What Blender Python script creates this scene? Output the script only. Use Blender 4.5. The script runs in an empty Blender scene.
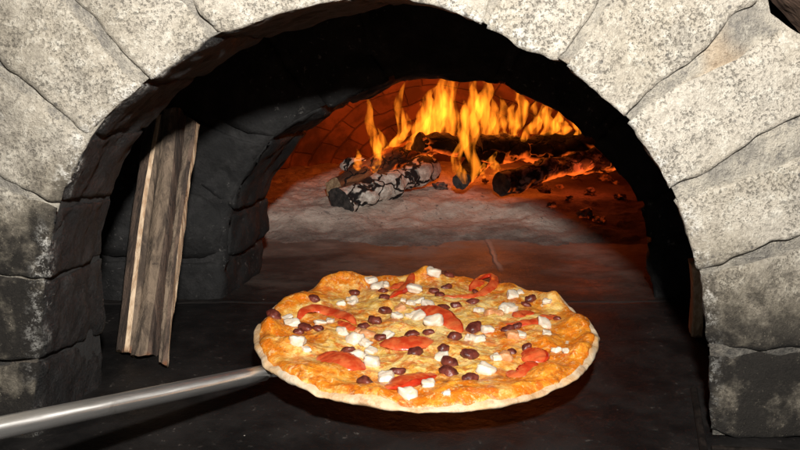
import bpy, bmesh, math, random
from mathutils import Vector, Matrix, noise
random.seed(7)
S = bpy.context.scene
COL = S.collection
# ------------------------------------------------------------------ camera
F = 850.0
TH = math.atan(185.0 / F); PS = math.radians(0.0)
CAM = Vector((0.0, -0.72, 0.356))
FW = Vector((-math.sin(PS)*math.cos(TH), math.cos(PS)*math.cos(TH), -math.sin(TH)))
RT = Vector((math.cos(PS), math.sin(PS), 0))
UP = RT.cross(FW)
cd = bpy.data.cameras.new('camera'); cam = bpy.data.objects.new('camera', cd); COL.objects.link(cam)
cd.sensor_width = 36; cd.lens = 36*F/800; cd.clip_end = 100; cd.clip_start = 0.01
m = Matrix((RT, UP, -FW)).transposed().to_4x4(); m.translation = CAM
cam.matrix_world = m; S.camera = cam
def ray(px, py): return FW*F + RT*(px-400) - UP*(py-225)
def atY(px, py, Y):
    d = ray(px, py); return CAM + d*((Y-CAM.y)/d.y)
def atZ(px, py, Z):
    d = ray(px, py); return CAM + d*((Z-CAM.z)/d.z)
def fbm(p, s, o=4): return noise.fractal(p*s, 1.0, 2.0, o, noise_basis='PERLIN_ORIGINAL')
def sst(a, b, x):
    t = max(0, min(1, (x-a)/(b-a))); return t*t*(3-2*t)
# ------------------------------------------------------------------ objects
def tag(o, label=None, cat=None, group=None, kind=None):
    if label: o['label'] = label
    if cat: o['category'] = cat
    if group: o['group'] = group
    if kind: o['kind'] = kind
    return o
def empty(name, loc, label, cat, group=None):
    o = bpy.data.objects.new(name, None); o.location = loc; o.empty_display_size = .02
    COL.objects.link(o); return tag(o, label, cat, group)
def mesh(name, vs, fs, mat, parent=None, smooth=True, attrs=None, mats=None, fm=None):
    me = bpy.data.meshes.new(name); me.from_pydata([tuple(v) for v in vs], [], fs); me.update()
    for mm in (mats or [mat]): me.materials.append(mm)
    if fm: me.polygons.foreach_set('material_index', fm)
    me.polygons.foreach_set('use_smooth', [smooth]*len(me.polygons))
    for k, a in (attrs or {}).items():
        at = me.attributes.new(k, 'FLOAT', 'POINT'); at.data.foreach_set('value', a)
    o = bpy.data.objects.new(name, me); COL.objects.link(o)
    if parent:
        o.parent = parent; o.matrix_parent_inverse = Matrix.Translation(-parent.location) if parent.type == 'EMPTY' and not parent.get('_local') else Matrix()
    return o
def grid_faces(nu, nv, off=0, wrap=False, flip=False):
    fs = []
    for i in range(nu if wrap else nu-1):
        for j in range(nv-1):
            a = off+i*nv+j; b = off+((i+1) % nu)*nv+j
            q = (a, b, b+1, a+1); fs.append(q[::-1] if flip else q)
    return fs
def fixn(o):
    bm = bmesh.new(); bm.from_mesh(o.data); bmesh.ops.recalc_face_normals(bm, faces=bm.faces); bm.to_mesh(o.data); bm.free(); return o
# ------------------------------------------------------------------ materials
class M:
    def __init__(s, name):
        s.m = bpy.data.materials.new(name); s.m.use_nodes = True; s.t = s.m.node_tree
        s.b = s.t.nodes['Principled BSDF']; s.out = s.t.nodes['Material Output']
        s.geo = s.t.nodes.new('ShaderNodeNewGeometry'); s.tc = s.t.nodes.new('ShaderNodeTexCoord')
    def n(s, typ, **kw):
        n = s.t.nodes.new('ShaderNode'+typ)
        for k, v in kw.items():
            if k.startswith('i_'): n.inputs[k[2:].replace('_', ' ')].default_value = v
            else: setattr(n, k, v)
        return n
    def l(s, a, b): s.t.links.new(a, b)
    def pos(s): return s.geo.outputs['Position']
    def obj(s): return s.tc.outputs['Object']
    def attr(s, name): return s.n('Attribute', attribute_name=name).outputs['Fac']
    def noise(s, scale, detail=4, rough=.6, vec=None, dist=0):
        n = s.n('TexNoise', i_Scale=scale, i_Detail=detail, i_Roughness=rough, i_Distortion=dist)
        s.l(vec or s.pos(), n.inputs['Vector']); return n.outputs['Fac']
    def vor(s, scale, vec=None, feature='F1', rnd=1.0):
        n = s.n('TexVoronoi', i_Scale=scale, feature=feature); n.inputs['Randomness'].default_value = rnd
        s.l(vec or s.pos(), n.inputs['Vector']); return n.outputs['Distance']
    def ramp(s, x, a, b, lo=0., hi=1.):
        n = s.n('MapRange', interpolation_type='SMOOTHSTEP'); s.set(n.inputs['Value'], x)
        n.inputs['From Min'].default_value = a; n.inputs['From Max'].default_value = b
        n.inputs['To Min'].default_value = lo; n.inputs['To Max'].default_value = hi; return n.outputs['Result']
    def set(s, sock, v):
        if hasattr(v, 'is_linked'): s.l(v, sock)
        else: sock.default_value = v
    def math(s, op, a, b=0., c=0.):
        n = s.n('Math', operation=op); s.set(n.inputs[0], a); s.set(n.inputs[1], b); s.set(n.inputs[2], c); return n.outputs[0]
    def mix(s, f, a, b):
        n = s.n('Mix', data_type='RGBA'); s.set(n.inputs[0], f)
        for sk, v in ((n.inputs[6], a), (n.inputs[7], b)): s.set(sk, (*v, 1) if isinstance(v, tuple) and len(v) == 3 else v)
        return n.outputs[2]
    def xyz(s, v=None):
        n = s.n('SeparateXYZ'); s.l(v or s.pos(), n.inputs[0]); return n.outputs
    def scale(s, v, sc):
        n = s.n('Mapping'); s.l(v, n.inputs[0]); n.inputs['Scale'].default_value = sc; return n.outputs[0]
    def bump(s, h, dist=.002, strength=1., prev=None):
        n = s.n('Bump'); n.inputs['Distance'].default_value = dist; n.inputs['Strength'].default_value = strength
        s.l(h, n.inputs['Height'])
        if prev: s.l(prev, n.inputs['Normal'])
        s.l(n.outputs[0], s.b.inputs['Normal']); return n.outputs[0]
    def col(s, c): s.set(s.b.inputs['Base Color'], (*c, 1) if isinstance(c, tuple) else c)
    def p(s, **kw):
        for k, v in kw.items(): s.set(s.b.inputs[k.replace('_', ' ')], v)
        return s

def mat_stone():
    a = M('limestone'); x, y, z = a.xyz()
    n1 = a.noise(9, 4, .6); n2 = a.noise(75, 6, .78); n3 = a.noise(340, 4, .8); nb = a.noise(24, 6, .7)
    c = a.mix(a.ramp(n1, .35, .65), (.445, .395, .315), (.55, .50, .42))
    c = a.mix(a.ramp(nb, .48, .70, 0, .75), c, (.30, .275, .235))
    c = a.mix(a.ramp(n2, .50, .64, 0, .8), c, (.68, .64, .55))
    c = a.mix(a.ramp(n2, .47, .34, 0, .5), c, (.235, .205, .165))
    pit = a.math('MULTIPLY', a.ramp(n3, .53, .63), a.ramp(nb, .36, .60, .25, 1))
    c = a.mix(a.math('MULTIPLY', pit, .5), c, (.15, .13, .105))
    gr = a.ramp(n3, .45, .36); c = a.mix(a.math('MULTIPLY', gr, .45), c, (.66, .61, .52))
    pv = a.vor(120); c = a.mix(a.math('MULTIPLY', a.ramp(pv, .25, .15), a.ramp(a.noise(31, 3), .5, .62, 0, .8)), c, (.14, .13, .12))
    red = a.math('MULTIPLY', a.ramp(a.vor(24), .115, .085), a.ramp(a.noise(6, 2), .58, .66))
    c = a.mix(red, c, (.5, .13, .04))
    # soot on the faces low down, and over the whole inside of the arch; faces also darken leftward
    lowl = a.ramp(a.math('SUBTRACT', x, a.math('MULTIPLY', z, .35)), -.05, -.60, 0, .50)
    low = a.ramp(a.math('ADD', z, a.math('MULTIPLY', x, .10)), .27, .075)
    sn = a.noise(13, 5, .65)
    sf = a.math('ADD', a.math('MULTIPLY', low, a.ramp(sn, .30, .58, .55, 1.15)), a.math('MULTIPLY', lowl, a.ramp(sn, .34, .66, .3, 1)))
    fl = a.ramp(n3, .54, .68, 1, .72)
    sf = a.math('MINIMUM', a.math('MULTIPLY', sf, fl), .985)
    c = a.mix(a.ramp(sf, 0., .65, 0, .85), c, a.mix(a.ramp(n2, .40, .60), (.075, .062, .045), (.20, .17, .125)))
    c = a.mix(a.ramp(sf, .45, 1.), c, (.013, .0105, .008))
    e = a.attr('depth')
    en = a.math('ADD', e, a.math('MULTIPLY', a.math('SUBTRACT', a.noise(48, 5, .7), .5), .022))
    inn = a.ramp(en, -.0015, .0055)
    sootc = a.mix(a.ramp(a.noise(35, 5, .7), .45, .7), (.0075, .007, .007), (.026, .024, .023))
    sp = a.math('MULTIPLY', a.ramp(a.noise(150, 3, .7), .66, .73), a.ramp(a.noise(20, 3), .45, .62))
    sootc = a.mix(a.math('MULTIPLY', sp, .5), sootc, (.30, .28, .25))
    c = a.mix(inn, c, sootc)
    # bare, chipped arris
    chip = a.math('MULTIPLY', a.ramp(a.math('ABSOLUTE', a.math('SUBTRACT', e, .001)), .019, .003), a.ramp(a.noise(75, 5, .8), .47, .57))
    chip = a.math('MULTIPLY', chip, a.ramp(a.noise(15, 3), .40, .56)); chip = a.math('MULTIPLY', chip, a.ramp(n3, .60, .46, .25, 1))
    c = a.mix(a.math('MULTIPLY', chip, a.ramp(z, .04, .24, .22, .9)), c, (.70, .68, .63))
    a.col(c); a.p(Roughness=a.math('ADD', .85, a.math('MULTIPLY', inn, -.33)), **{'Specular_IOR_Level': .35})
    h = a.math('ADD', a.math('MULTIPLY', n2, .8), a.math('ADD', a.math('MULTIPLY', n3, .45), a.math('MULTIPLY', pit, -.35)))
    a.bump(h, .0060, 1.); return a.m
def mat_mortar():
    a = M('lime_mortar'); x, y, z = a.xyz()
    n2 = a.noise(80, 6, .8); n1 = a.noise(17, 5, .7); n3 = a.noise(260, 4, .8)
    c = a.mix(a.ramp(n1, .40, .58), (.30, .275, .235), (.52, .47, .385))
    c = a.mix(a.ramp(n2, .52, .64, 0, .7), c, (.56, .52, .44))
    c = a.mix(a.ramp(n2, .48, .36, 0, .8), c, (.21, .195, .175))
    c = a.mix(a.math('MULTIPLY', a.ramp(n3, .54, .64), .6), c, (.13, .12, .11))
    c = a.mix(a.math('MULTIPLY', a.ramp(a.noise(8, 2), .60, .70), .35), c, (.55, .33, .14))
    s = a.math('ADD', a.ramp(z, .26, .06), a.ramp(x, -.10, -.50, 0, .35))
    c = a.mix(a.math('MINIMUM', a.math('MULTIPLY', s, a.ramp(n2, .3, .6, .95, .7)), .96), c, (.025, .023, .021))
    c = a.mix(a.ramp(a.attr('depth'), .001, .007), c, (.018, .017, .016))
    a.col(c); a.p(Roughness=.92); a.bump(a.math('ADD', a.math('ADD', n2, n1), a.math('MULTIPLY', n3, .4)), .008, 1.); return a.m
def mat_soot(name, base=.016, hi=.045, dust=.10):
    a = M(name)
    n = a.noise(30, 6, .7); n1 = a.noise(7, 4, .6)
    c = a.mix(a.ramp(n, .42, .68), (base, base*.97, base*.98), (hi, hi*.96, hi*.95))
    c = a.mix(a.math('MULTIPLY', a.ramp(a.noise(130, 4, .7), .60, .70), a.ramp(n1, .45, .6)), c, (dust, dust*.94, dust*.88))
    a.col(c); a.p(Roughness=.78, Specular_IOR_Level=.3)
    a.bump(a.math('ADD', n, a.math('MULTIPLY', a.noise(140, 3), .4)), .004, .7); return a.m
def mat_floor():
    a = M('hearth_stone'); x, y, z = a.xyz()
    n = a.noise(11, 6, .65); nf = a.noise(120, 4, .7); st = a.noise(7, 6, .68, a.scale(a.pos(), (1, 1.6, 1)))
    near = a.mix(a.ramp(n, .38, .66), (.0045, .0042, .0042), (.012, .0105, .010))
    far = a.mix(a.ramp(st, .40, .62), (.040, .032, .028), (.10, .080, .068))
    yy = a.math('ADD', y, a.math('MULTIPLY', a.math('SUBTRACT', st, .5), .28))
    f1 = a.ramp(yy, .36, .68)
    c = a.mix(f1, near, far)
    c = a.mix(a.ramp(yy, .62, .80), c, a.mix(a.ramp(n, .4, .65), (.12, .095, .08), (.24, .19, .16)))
    c = a.mix(a.math('MULTIPLY', a.ramp(nf, .60, .72), a.ramp(n, .45, .65, .1, .5)), c, (.14, .12, .105))
    specks = a.ramp(a.vor(42), .055, .035); c = a.mix(a.math('MULTIPLY', specks, a.ramp(a.noise(17, 2), .55, .6)), c, (.35, .32, .28))
    # joints of the hearth tiles
    jx = a.math('ABSOLUTE', a.math('SUBTRACT', a.math('ADD', x, a.math('MULTIPLY', a.noise(20, 3), .012)), .165))
    jl = a.math('MULTIPLY', a.ramp(jx, .006, .0015), a.ramp(y, .56, .62))
    c = a.mix(a.math('MULTIPLY', jl, .65), c, (.30, .26, .23))
    jy = a.math('ABSOLUTE', a.math('SUBTRACT', a.math('ADD', y, a.math('MULTIPLY', a.noise(12, 3), .02)), .42))
    jj = a.ramp(jy, .008, .002); c = a.mix(a.math('MULTIPLY', jj, .15), c, (.10, .09, .085))
    a.col(c); a.p(Roughness=a.ramp(n, .3, .7, .42, .62), Specular_IOR_Level=.25)
    h = a.math('ADD', a.math('ADD', n, a.math('MULTIPLY', nf, .25)), a.math('MULTIPLY', a.math('MAXIMUM', jl, jj), -.6))
    a.bump(h, .005, .6); return a.m
def mat_brick():
    a = M('fire_brick')
    uv0 = a.n('UVMap').outputs[0]; wn = a.n('TexNoise', i_Scale=9.); a.l(a.pos(), wn.inputs['Vector']); wm = a.n('Mix', data_type='RGBA'); wm.inputs[0].default_value = .035; a.l(uv0, wm.inputs[6]); a.l(wn.outputs['Color'], wm.inputs[7]); uv = wm.outputs[2]
    b = a.n('TexBrick'); a.l(uv, b.inputs['Vector'])
    b.inputs['Scale'].default_value = 1; b.inputs['Brick Width'].default_value = .13; b.inputs['Row Height'].default_value = .052
    b.inputs['Mortar Size'].default_value = .0035; b.inputs['Mortar Smooth'].default_value = .9
    b.inputs['Color1'].default_value = (.46, .21, .12, 1); b.inputs['Color2'].default_value = (.34, .16, .10, 1); b.inputs['Mortar'].default_value = (.27, .13, .08, 1)
    n = a.noise(16, 5, .65)
    c = a.mix(a.ramp(n, .42, .62, 0, .8), b.outputs['Color'], (.16, .08, .05)); c = a.mix(a.ramp(a.noise(5, 4, .6), .46, .66, 0, .6), c, (.07, .04, .03))
    a.col(c); a.p(Roughness=.9)
    a.bump(a.math('ADD', a.math('MULTIPLY', b.outputs['Fac'], -1), a.math('MULTIPLY', n, .5)), .006, .8); return a.m
def mat_ash():
    a = M('wood_ash')
    n = a.noise(25, 6, .7); nf = a.noise(170, 4, .7)
    c = a.mix(a.ramp(n, .36, .66), (.40, .315, .26), (.60, .50, .425))
    c = a.mix(a.ramp(a.noise(60, 5, .75), .57, .68, 0, .85), c, (.13, .11, .10))
    c = a.mix(a.ramp(nf, .62, .7, 0, .6), c, (.06, .05, .05))
    x, y, z = a.xyz(); c = a.mix(a.ramp(a.vor(70), .13, .06), c, (.03, .027, .026))
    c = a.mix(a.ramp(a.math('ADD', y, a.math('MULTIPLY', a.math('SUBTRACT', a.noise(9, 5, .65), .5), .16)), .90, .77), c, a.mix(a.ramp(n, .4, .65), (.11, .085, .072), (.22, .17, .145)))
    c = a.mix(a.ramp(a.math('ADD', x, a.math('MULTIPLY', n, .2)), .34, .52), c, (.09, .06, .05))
    a.col(c); a.p(Roughness=.95); a.bump(a.math('ADD', n, a.math('MULTIPLY', nf, .5)), .005, .9); return a.m
def mat_char(name, kind):
    a = M(name); v = a.obj()
    nz = a.noise(40, 4, .6, v)
    w = a.n('Mix', data_type='RGBA'); w.inputs[0].default_value = .035
    a.l(a.scale(v, (1, 1, .55)), w.inputs[6])
    nn = a.n('TexNoise', i_Scale=35.); a.l(v, nn.inputs['Vector']); a.l(nn.outputs['Color'], w.inputs[7])
    cr = a.math('MULTIPLY', a.vor(34 if kind != 'white' else 30, w.outputs[2], 'DISTANCE_TO_EDGE'), a.ramp(a.noise(20, 3, .6, v), .35, .62, .5, 2.2))
    if kind == 'white':
        c = a.mix(a.ramp(a.noise(90, 4, .7, v), .4, .65), (.40, .34, .29), (.72, .66, .58))
        k = a.ramp(cr, .12, .045); c = a.mix(k, c, (.012, .010, .010))
    elif kind == 'brown':
        st = a.noise(18, 5, .7, a.scale(v, (3, 3, .25)))
        c = a.mix(a.ramp(st, .4, .66), (.05, .022, .012), (.26, .10, .04)); k = a.ramp(cr, .06, .01); c = a.mix(k, c, (.01, .008, .008))
    elif kind == 'grey':
        k = a.ramp(cr, .10, .03)
        c = a.mix(a.ramp(nz, .45, .60), (.022, .019, .018), (.32, .27, .24)); c = a.mix(k, c, (.008, .008, .008))
    else:
        k = a.ramp(cr, .08, .02)
        c = a.mix(a.ramp(nz, .50, .75), (.016, .013, .012), (.10, .085, .08)); c = a.mix(k, c, (.006, .006, .006))
    a.col(c); a.p(Roughness=.8, Specular_IOR_Level=.3)
    a.bump(a.math('ADD', a.math('MULTIPLY', k, -1), a.math('MULTIPLY', nz, .5)), .008, .9)
    if kind in ('black', 'grey', 'brown'):        # live embers glowing in the undersides and cracks
        x, y, z = a.xyz(a.geo.outputs['Normal'])
        g = a.math('MULTIPLY', a.ramp(z, -.15, -.75), a.ramp(a.noise(22, 3, .6), .42, .60))
        g2 = a.math('MULTIPLY', k, a.ramp(a.noise(12, 2), .57, .68))
        g = a.math('MAXIMUM', g, a.math('MULTIPLY', g2, .5))
        a.p(Emission_Color=(1, .13, .012, 1)); a.set(a.b.inputs['Emission Strength'], a.math('MULTIPLY', g, 1.3))
    return a.m
def mat_ember():
    a = M('ember'); n = a.noise(55, 4, .7)
    a.col(a.mix(a.ramp(n, .4, .6), (.02, .015, .013), (.16, .11, .09))); a.p(Roughness=.9)
    g = a.ramp(a.noise(40, 4, .65), .50, .68); a.p(Emission_Color=(1, .10, .01, 1)); a.set(a.b.inputs['Emission Strength'], a.math('MULTIPLY', g, .22))
    a.bump(n, .004); return a.m
def mat_flame(name, s, h0, h1, w=.5):
    m = bpy.data.materials.new(name); m.use_nodes = True; t = m.node_tree; t.nodes.clear()
    out = t.nodes.new('ShaderNodeOutputMaterial'); em = t.nodes.new('ShaderNodeEmission')
    em.inputs[0].default_value = (1, .25, .014, 1)
    tc = t.nodes.new('ShaderNodeTexCoord'); sep = t.nodes.new('ShaderNodeSeparateXYZ'); t.links.new(tc.outputs['Object'], sep.inputs[0])
    mp = t.nodes.new('ShaderNodeMapping'); mp.inputs['Scale'].default_value = (75, 75, 13); t.links.new(tc.outputs['Object'], mp.inputs[0])
    nz = t.nodes.new('ShaderNodeTexNoise'); nz.inputs['Scale'].default_value = 1.; nz.inputs['Detail'].default_value = 2; nz.inputs['Distortion'].default_value = .8; t.links.new(mp.outputs[0], nz.inputs['Vector'])
    r = t.nodes.new('ShaderNodeMapRange'); r.inputs[1].default_value = .40; r.inputs[2].default_value = .64; r.inputs[3].default_value = .04; r.inputs[4].default_value = 1.95; t.links.new(nz.outputs['Fac'], r.inputs[0])
    r2 = t.nodes.new('ShaderNodeMapRange'); r2.inputs[1].default_value = h0; r2.inputs[2].default_value = h1; r2.inputs[3].default_value = 1.; r2.inputs[4].default_value = w; t.links.new(sep.outputs[2], r2.inputs[0])
    mu = t.nodes.new('ShaderNodeMath'); mu.operation = 'MULTIPLY'; t.links.new(r.outputs[0], mu.inputs[0]); t.links.new(r2.outputs[0], mu.inputs[1])
    m2 = t.nodes.new('ShaderNodeMath'); m2.operation = 'MULTIPLY'; m2.inputs[1].default_value = s; t.links.new(mu.outputs[0], m2.inputs[0])
    t.links.new(m2.outputs[0], em.inputs[1]); t.links.new(em.outputs[0], out.inputs['Volume']); return m
AR = .25
def mat_steel():
    a = M('brushed_steel'); n = a.noise(26, 4, .6, a.scale(a.obj(), (14, 14, 1)))
    n2 = a.noise(45, 4, .7, a.obj())
    c = a.mix(a.ramp(n, .35, .65), (.84, .82, .79), (.92, .90, .87)); c = a.mix(a.ramp(n2, .62, .74, 0, .35), c, (.40, .36, .30))
    a.col(c); tn = a.n('Tangent', direction_type='RADIAL', axis='Z'); a.l(tn.outputs[0], a.b.inputs['Tangent']); a.p(Anisotropic=.8, Anisotropic_Rotation=AR, Metallic=.95, Roughness=a.ramp(n, .3, .7, .29, .36)); a.bump(n, .00005, .15); return a.m
def mat_bark(name, c1, c2):
    a = M(name); v = a.obj(); st = a.noise(13, 6, .7, a.scale(v, (5, 5, .7)), .4); n = a.noise(90, 4, .7, v)
    c = a.mix(a.ramp(st, .38, .64), c1, c2); c = a.mix(a.ramp(n, .58, .7, 0, .7), c, tuple(k*.35 for k in c1))
    c = a.mix(a.math('MULTIPLY', a.ramp(a.noise(12, 3, .6, v), .54, .63), .8), c, (.17, .065, .026))
    a.col(c); a.p(Roughness=.9); a.bump(a.math('ADD', st, a.math('MULTIPLY', n, .3)), .006, 1.); return a.m
def mat_wood():
    a = M('split_wood'); v = a.obj(); st = a.noise(30, 5, .6, a.scale(v, (6, 6, .35)))
    c = a.mix(a.ramp(st, .35, .68), (.42, .27, .16), (.70, .53, .36)); c = a.mix(a.ramp(a.noise(14, 3, .6, v), .56, .70, 0, .7), c, (.20, .10, .05))
    a.col(c); a.p(Roughness=.8); a.bump(st, .004, .8); return a.m
def mat_cheese():
    a = M('baked_cheese'); v = a.obj()
    n = a.noise(20, 5, .62, v, .6); n2 = a.noise(75, 5, .7, v, .5); n3 = a.noise(240, 4, .7, v)
    r = a.attr('rad'); hb = a.attr('bub')
    pale = a.mix(a.ramp(n2, .38, .64), (.72, .40, .065), (.78, .57, .22))
    gold = a.mix(a.ramp(n2, .40, .66), (.62, .150, .006), (.78, .31, .025))
    f = a.math('ADD', a.math('ADD', n, a.math('MULTIPLY', a.math('SUBTRACT', r, .68), .26)), a.math('MULTIPLY', hb, .12))
    c = a.mix(a.ramp(f, .42, .62), pale, gold)
    red = a.ramp(a.math('SUBTRACT', a.noise(36, 6, .75, v, 1.2), a.math('MULTIPLY', hb, .08)), .50, .60)
    c = a.mix(a.math('MULTIPLY', red, .8), c, (.56, .095, .010))
    mo = a.noise(165, 5, .75, v, .8); c = a.mix(a.math('MULTIPLY', a.ramp(mo, .50, .62), .6), c, (.50, .15, .015)); c = a.mix(a.math('MULTIPLY', a.ramp(mo, .46, .36), .55), c, (.84, .66, .32))
    br = a.math('MULTIPLY', a.ramp(a.noise(52, 6, .8, v), .50, .66), a.ramp(f, .42, .62))
    c = a.mix(a.math('MULTIPLY', br, .75), c, (.20, .055, .012))
    c = a.mix(a.math('MULTIPLY', a.ramp(n3, .66, .74), .6), c, (.15, .05, .015))
    a.col(c); a.p(Roughness=a.ramp(n2, .35, .65, .24, .46), Specular_IOR_Level=.5, Subsurface_Weight=.04, Subsurface_Scale=.002)
    a.b.inputs['Subsurface Radius'].default_value = (1, .5, .2)
    a.bump(a.math('ADD', n2, a.math('MULTIPLY', n3, .35)), .0026, .7); return a.m
def mat_crust():
    a = M('pizza_crust'); v = a.obj(); n = a.noise(28, 5, .65, v); n2 = a.noise(120, 4, .7, v)
    c = a.mix(a.ramp(n, .36, .62), (.60, .49, .35), (.58, .37, .19))
    x, y, z = a.xyz(v)
    top = a.ramp(a.math('ADD', z, a.math('MULTIPLY', a.math('SUBTRACT', n, .5), .012)), .0085, .0165)
    c = a.mix(top, c, a.mix(a.ramp(n2, .4, .65), (.62, .27, .05), (.75, .42, .12)))
    c = a.mix(a.math('MULTIPLY', a.ramp(a.noise(38, 6, .78, v), .50, .66), .75), c, (.34, .17, .065))
    c = a.mix(a.ramp(n2, .60, .72, 0, .5), c, (.70, .62, .50)); c = a.mix(a.math('MULTIPLY', a.ramp(a.noise(17, 4, .7, v), .50, .64), .55), c, (.42, .27, .13))
    a.col(c); a.p(Roughness=.75, Subsurface_Weight=.05, Subsurface_Scale=.003); a.bump(a.math('ADD', n, a.math('MULTIPLY', n2, .35)), .003, .7); return a.m
def mat_simple(name, c1, c2, rough, scale=60, bump=.001, sss=0., edge=None):
    a = M(name); v = a.obj(); n = a.noise(scale, 4, .65, v)
    a.col(a.mix(a.ramp(n, .36, .66), c1, c2)); a.p(Roughness=rough, Specular_IOR_Level=.5, Subsurface_Weight=sss, Subsurface_Scale=.004)
    a.bump(n, bump, .8); return a.m
STONE, MORTAR, FLOOR, BRICK, ASH = mat_stone(), mat_mortar(), mat_floor(), mat_brick(), mat_ash()
SOOT = mat_soot('sooty_stone', .0065, .018, .10); SOOT2 = mat_soot('sooty_wall', .006, .012, .02)
STEEL, WOOD, CHEESE, CRUST, EMBER = mat_steel(), mat_wood(), mat_cheese(), mat_crust(), mat_ember()
BARK = mat_bark('grey_bark', (.06, .042, .030), (.20, .145, .10)); BARKD = mat_bark('dark_bark', (.035, .024, .018), (.13, .085, .06))
# ------------------------------------------------------------------ stone arches
def interp(pts, t):                      # point on a polyline at arc-length fraction t
    L = [0.]
    for a, b in zip(pts, pts[1:]): L.append(L[-1]+(b-a).length)
    s = t*L[-1]
    for i in range(len(pts)-1):
        if s <= L[i+1] or i == len(pts)-2:
            k = (s-L[i])/max(1e-9, L[i+1]-L[i]); return pts[i].lerp(pts[i+1], min(1., k))
def smoothpl(pts, n):                    # Catmull-Rom resample
    out = []; N = len(pts)
    for i in range(N-1):
        p0, p1, p2, p3 = pts[max(0, i-1)], pts[i], pts[i+1], pts[min(N-1, i+2)]
        for k in range(n):
            t = k/n
            out.append(.5*((2*p1)+(p2-p0)*t+(2*p0-5*p1+4*p2-p3)*t*t+(3*p1-p0-3*p2+p3)*t**3))
    out.append(pts[-1]); return out
def block(parent, c, d, sa, sb, back, mat, seed, gap=.002, step=.0035, rnd=.007, rough=.0035, tilt=0., attr_name='depth', recess=0., name='stone_block'):
    """c inner front edge, d outer edge, sa/sb side joints inner->outer, back inner rear edge: all polylines of points"""
    Lu = sum((q-p).length for p, q in zip(c, c[1:])); Lv = sum((q-p).length for p, q in zip(sa, sa[1:]))
    Lw = (back[0]-c[0]).length
    nu = max(8, int(Lu/step)); nv = max(8, int(Lv/step)); nw = max(6, int(Lw/step))
    off = Vector((seed*3.7, seed*1.3, seed*2.1))
    vs, dep = [], []
    cc = [interp(c, i/nu) for i in range(nu+1)]; bb = [interp(back, i/nu) for i in range(nu+1)]
    dd = [interp(d, i/nu) for i in range(nu+1)]; A = [interp(sa, j/nv) for j in range(nv+1)]; B = [interp(sb, j/nv) for j in range(nv+1)]
    cen = sum((p for p in cc), Vector())/len(cc)
    cols = [(0, .03), (0, .012)]+[(i, 0.) for i in range(nu+1)]+[(nu, .012), (nu, .03)]
    for (i, sink) in cols:
        u = i/nu
        de = min(u, 1-u)*Lu
        tang = (cc[min(nu, i+1)]-cc[max(0, i-1)]).normalized()
        nin = Vector((tang.z, 0, -tang.x))          # towards the opening
        mid = dd[i]-cc[i]
        if nin.dot(mid) > 0: nin = -nin
        row = []
        g = gap*(1 if u < .5 else -1)*max(0, 1-de/(gap*4+.004)) if gap else 0
        bev = .0013*math.exp(-de/.003)
        for j in range(nv, -1, -1):                  # front face, outer edge to arris
            v = j/nv
            p = (1-v)*cc[i]+v*dd[i]+(1-u)*A[j]+u*B[j]-((1-u)*(1-v)*cc[0]+u*(1-v)*cc[nu]+(1-u)*v*dd[0]+u*v*dd[nu])
            s = v*Lv
            row.append((p, s, 0, s))
        for k in range(1, nw+1):
            w = k/nw; row.append((cc[i].lerp(bb[i], w), 0, 1, w*Lw))
        for (p, s, side, dist) in row:
            q = p+off
            face = Vector((0, -1, 0))
            if side == 0:
                k = math.exp(-s/rnd); nrm = face
            else:
                k = math.exp(-dist/rnd); nrm = nin
            P = p+tang*g
            # arris rounding with chips
            ch = rnd*(.55+.9*max(0, noise.noise(q*38))+1.6*max(0, noise.noise(q*14)-.25))*.55
            P = P+Vector((0, 1, 0))*(ch*k if side == 0 else ch*k*.5)-nin*(ch*k if side == 1 else ch*k*.5)
            disp = rough*(fbm(q, 16, 5)*1.2+.35*noise.noise(q*6))-bev-recess
            P = P+nrm*disp+nin*(.0022*fbm(q, 45, 3) if s < .012 else 0)
            P = P+tang*(.0055*noise.noise(q*21)+.003*noise.noise(q*60)-.001)*math.exp(-de/.012)*(1 if side == 0 else .5)
            if side == 0: P = P-nin*(min(sink, .022)*math.exp(-s/.012))
            if side == 1: P = P+Vector((0, min(sink, .014)*math.exp(-dist/.012), 0))
            P = P-nrm*sink+Vector((0, tilt*((u-.5)*Lu), 0))
            vs.append(P); dep.append(-dist if side == 0 else dist)
    fs = grid_faces(len(cols), nv+1+nw)
    o = mesh(name, vs, fs, mat, parent, attrs={'depth': dep}); return fixn(o)

front_px = [(34, 470), (35, 437), (36, 400), (39, 361), (44, 282), (51, 240), (60, 205), (75, 172), (92, 139), (115, 110), (145, 85), (180, 60), (215, 38), (260, 22), (310, 7), (350, 0), (375, -3), (400, 0), (440, 8), (487, 28), (525, 50), (562, 64), (600, 97), (628, 122), (652, 160), (672, 195), (688, 240), (698, 274), (704, 310), (708, 355), (709, 395), (711, 437), (711, 470)]
left_back_px = [(103, 470), (104, 437), (104, 400), (103, 335), (103, 258), (105, 225), (112, 197), (126, 160), (142, 132), (162, 108), (185, 85)]
T1 = .13
front = [atY(x, y, 0) for x, y in front_px]
def back_of(p):
    t = sst(-.30, .28, p.x); return p+Vector((.12+.34*t, 1, 0))*T1*1.0
backp = [back_of(p) for p in front]
for i in range(11):
    b = atY(*left_back_px[i], T1); w = 1 if i < 8 else (11-i)/4; backp[i] = backp[i].lerp(b, w)
fr = smoothpl(front, 6); bk = smoothpl(backp, 6)
def idx(px): return front_px.index(px)*6
def J(*pts): return [atY(x, y, 0) for x, y in pts]
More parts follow.
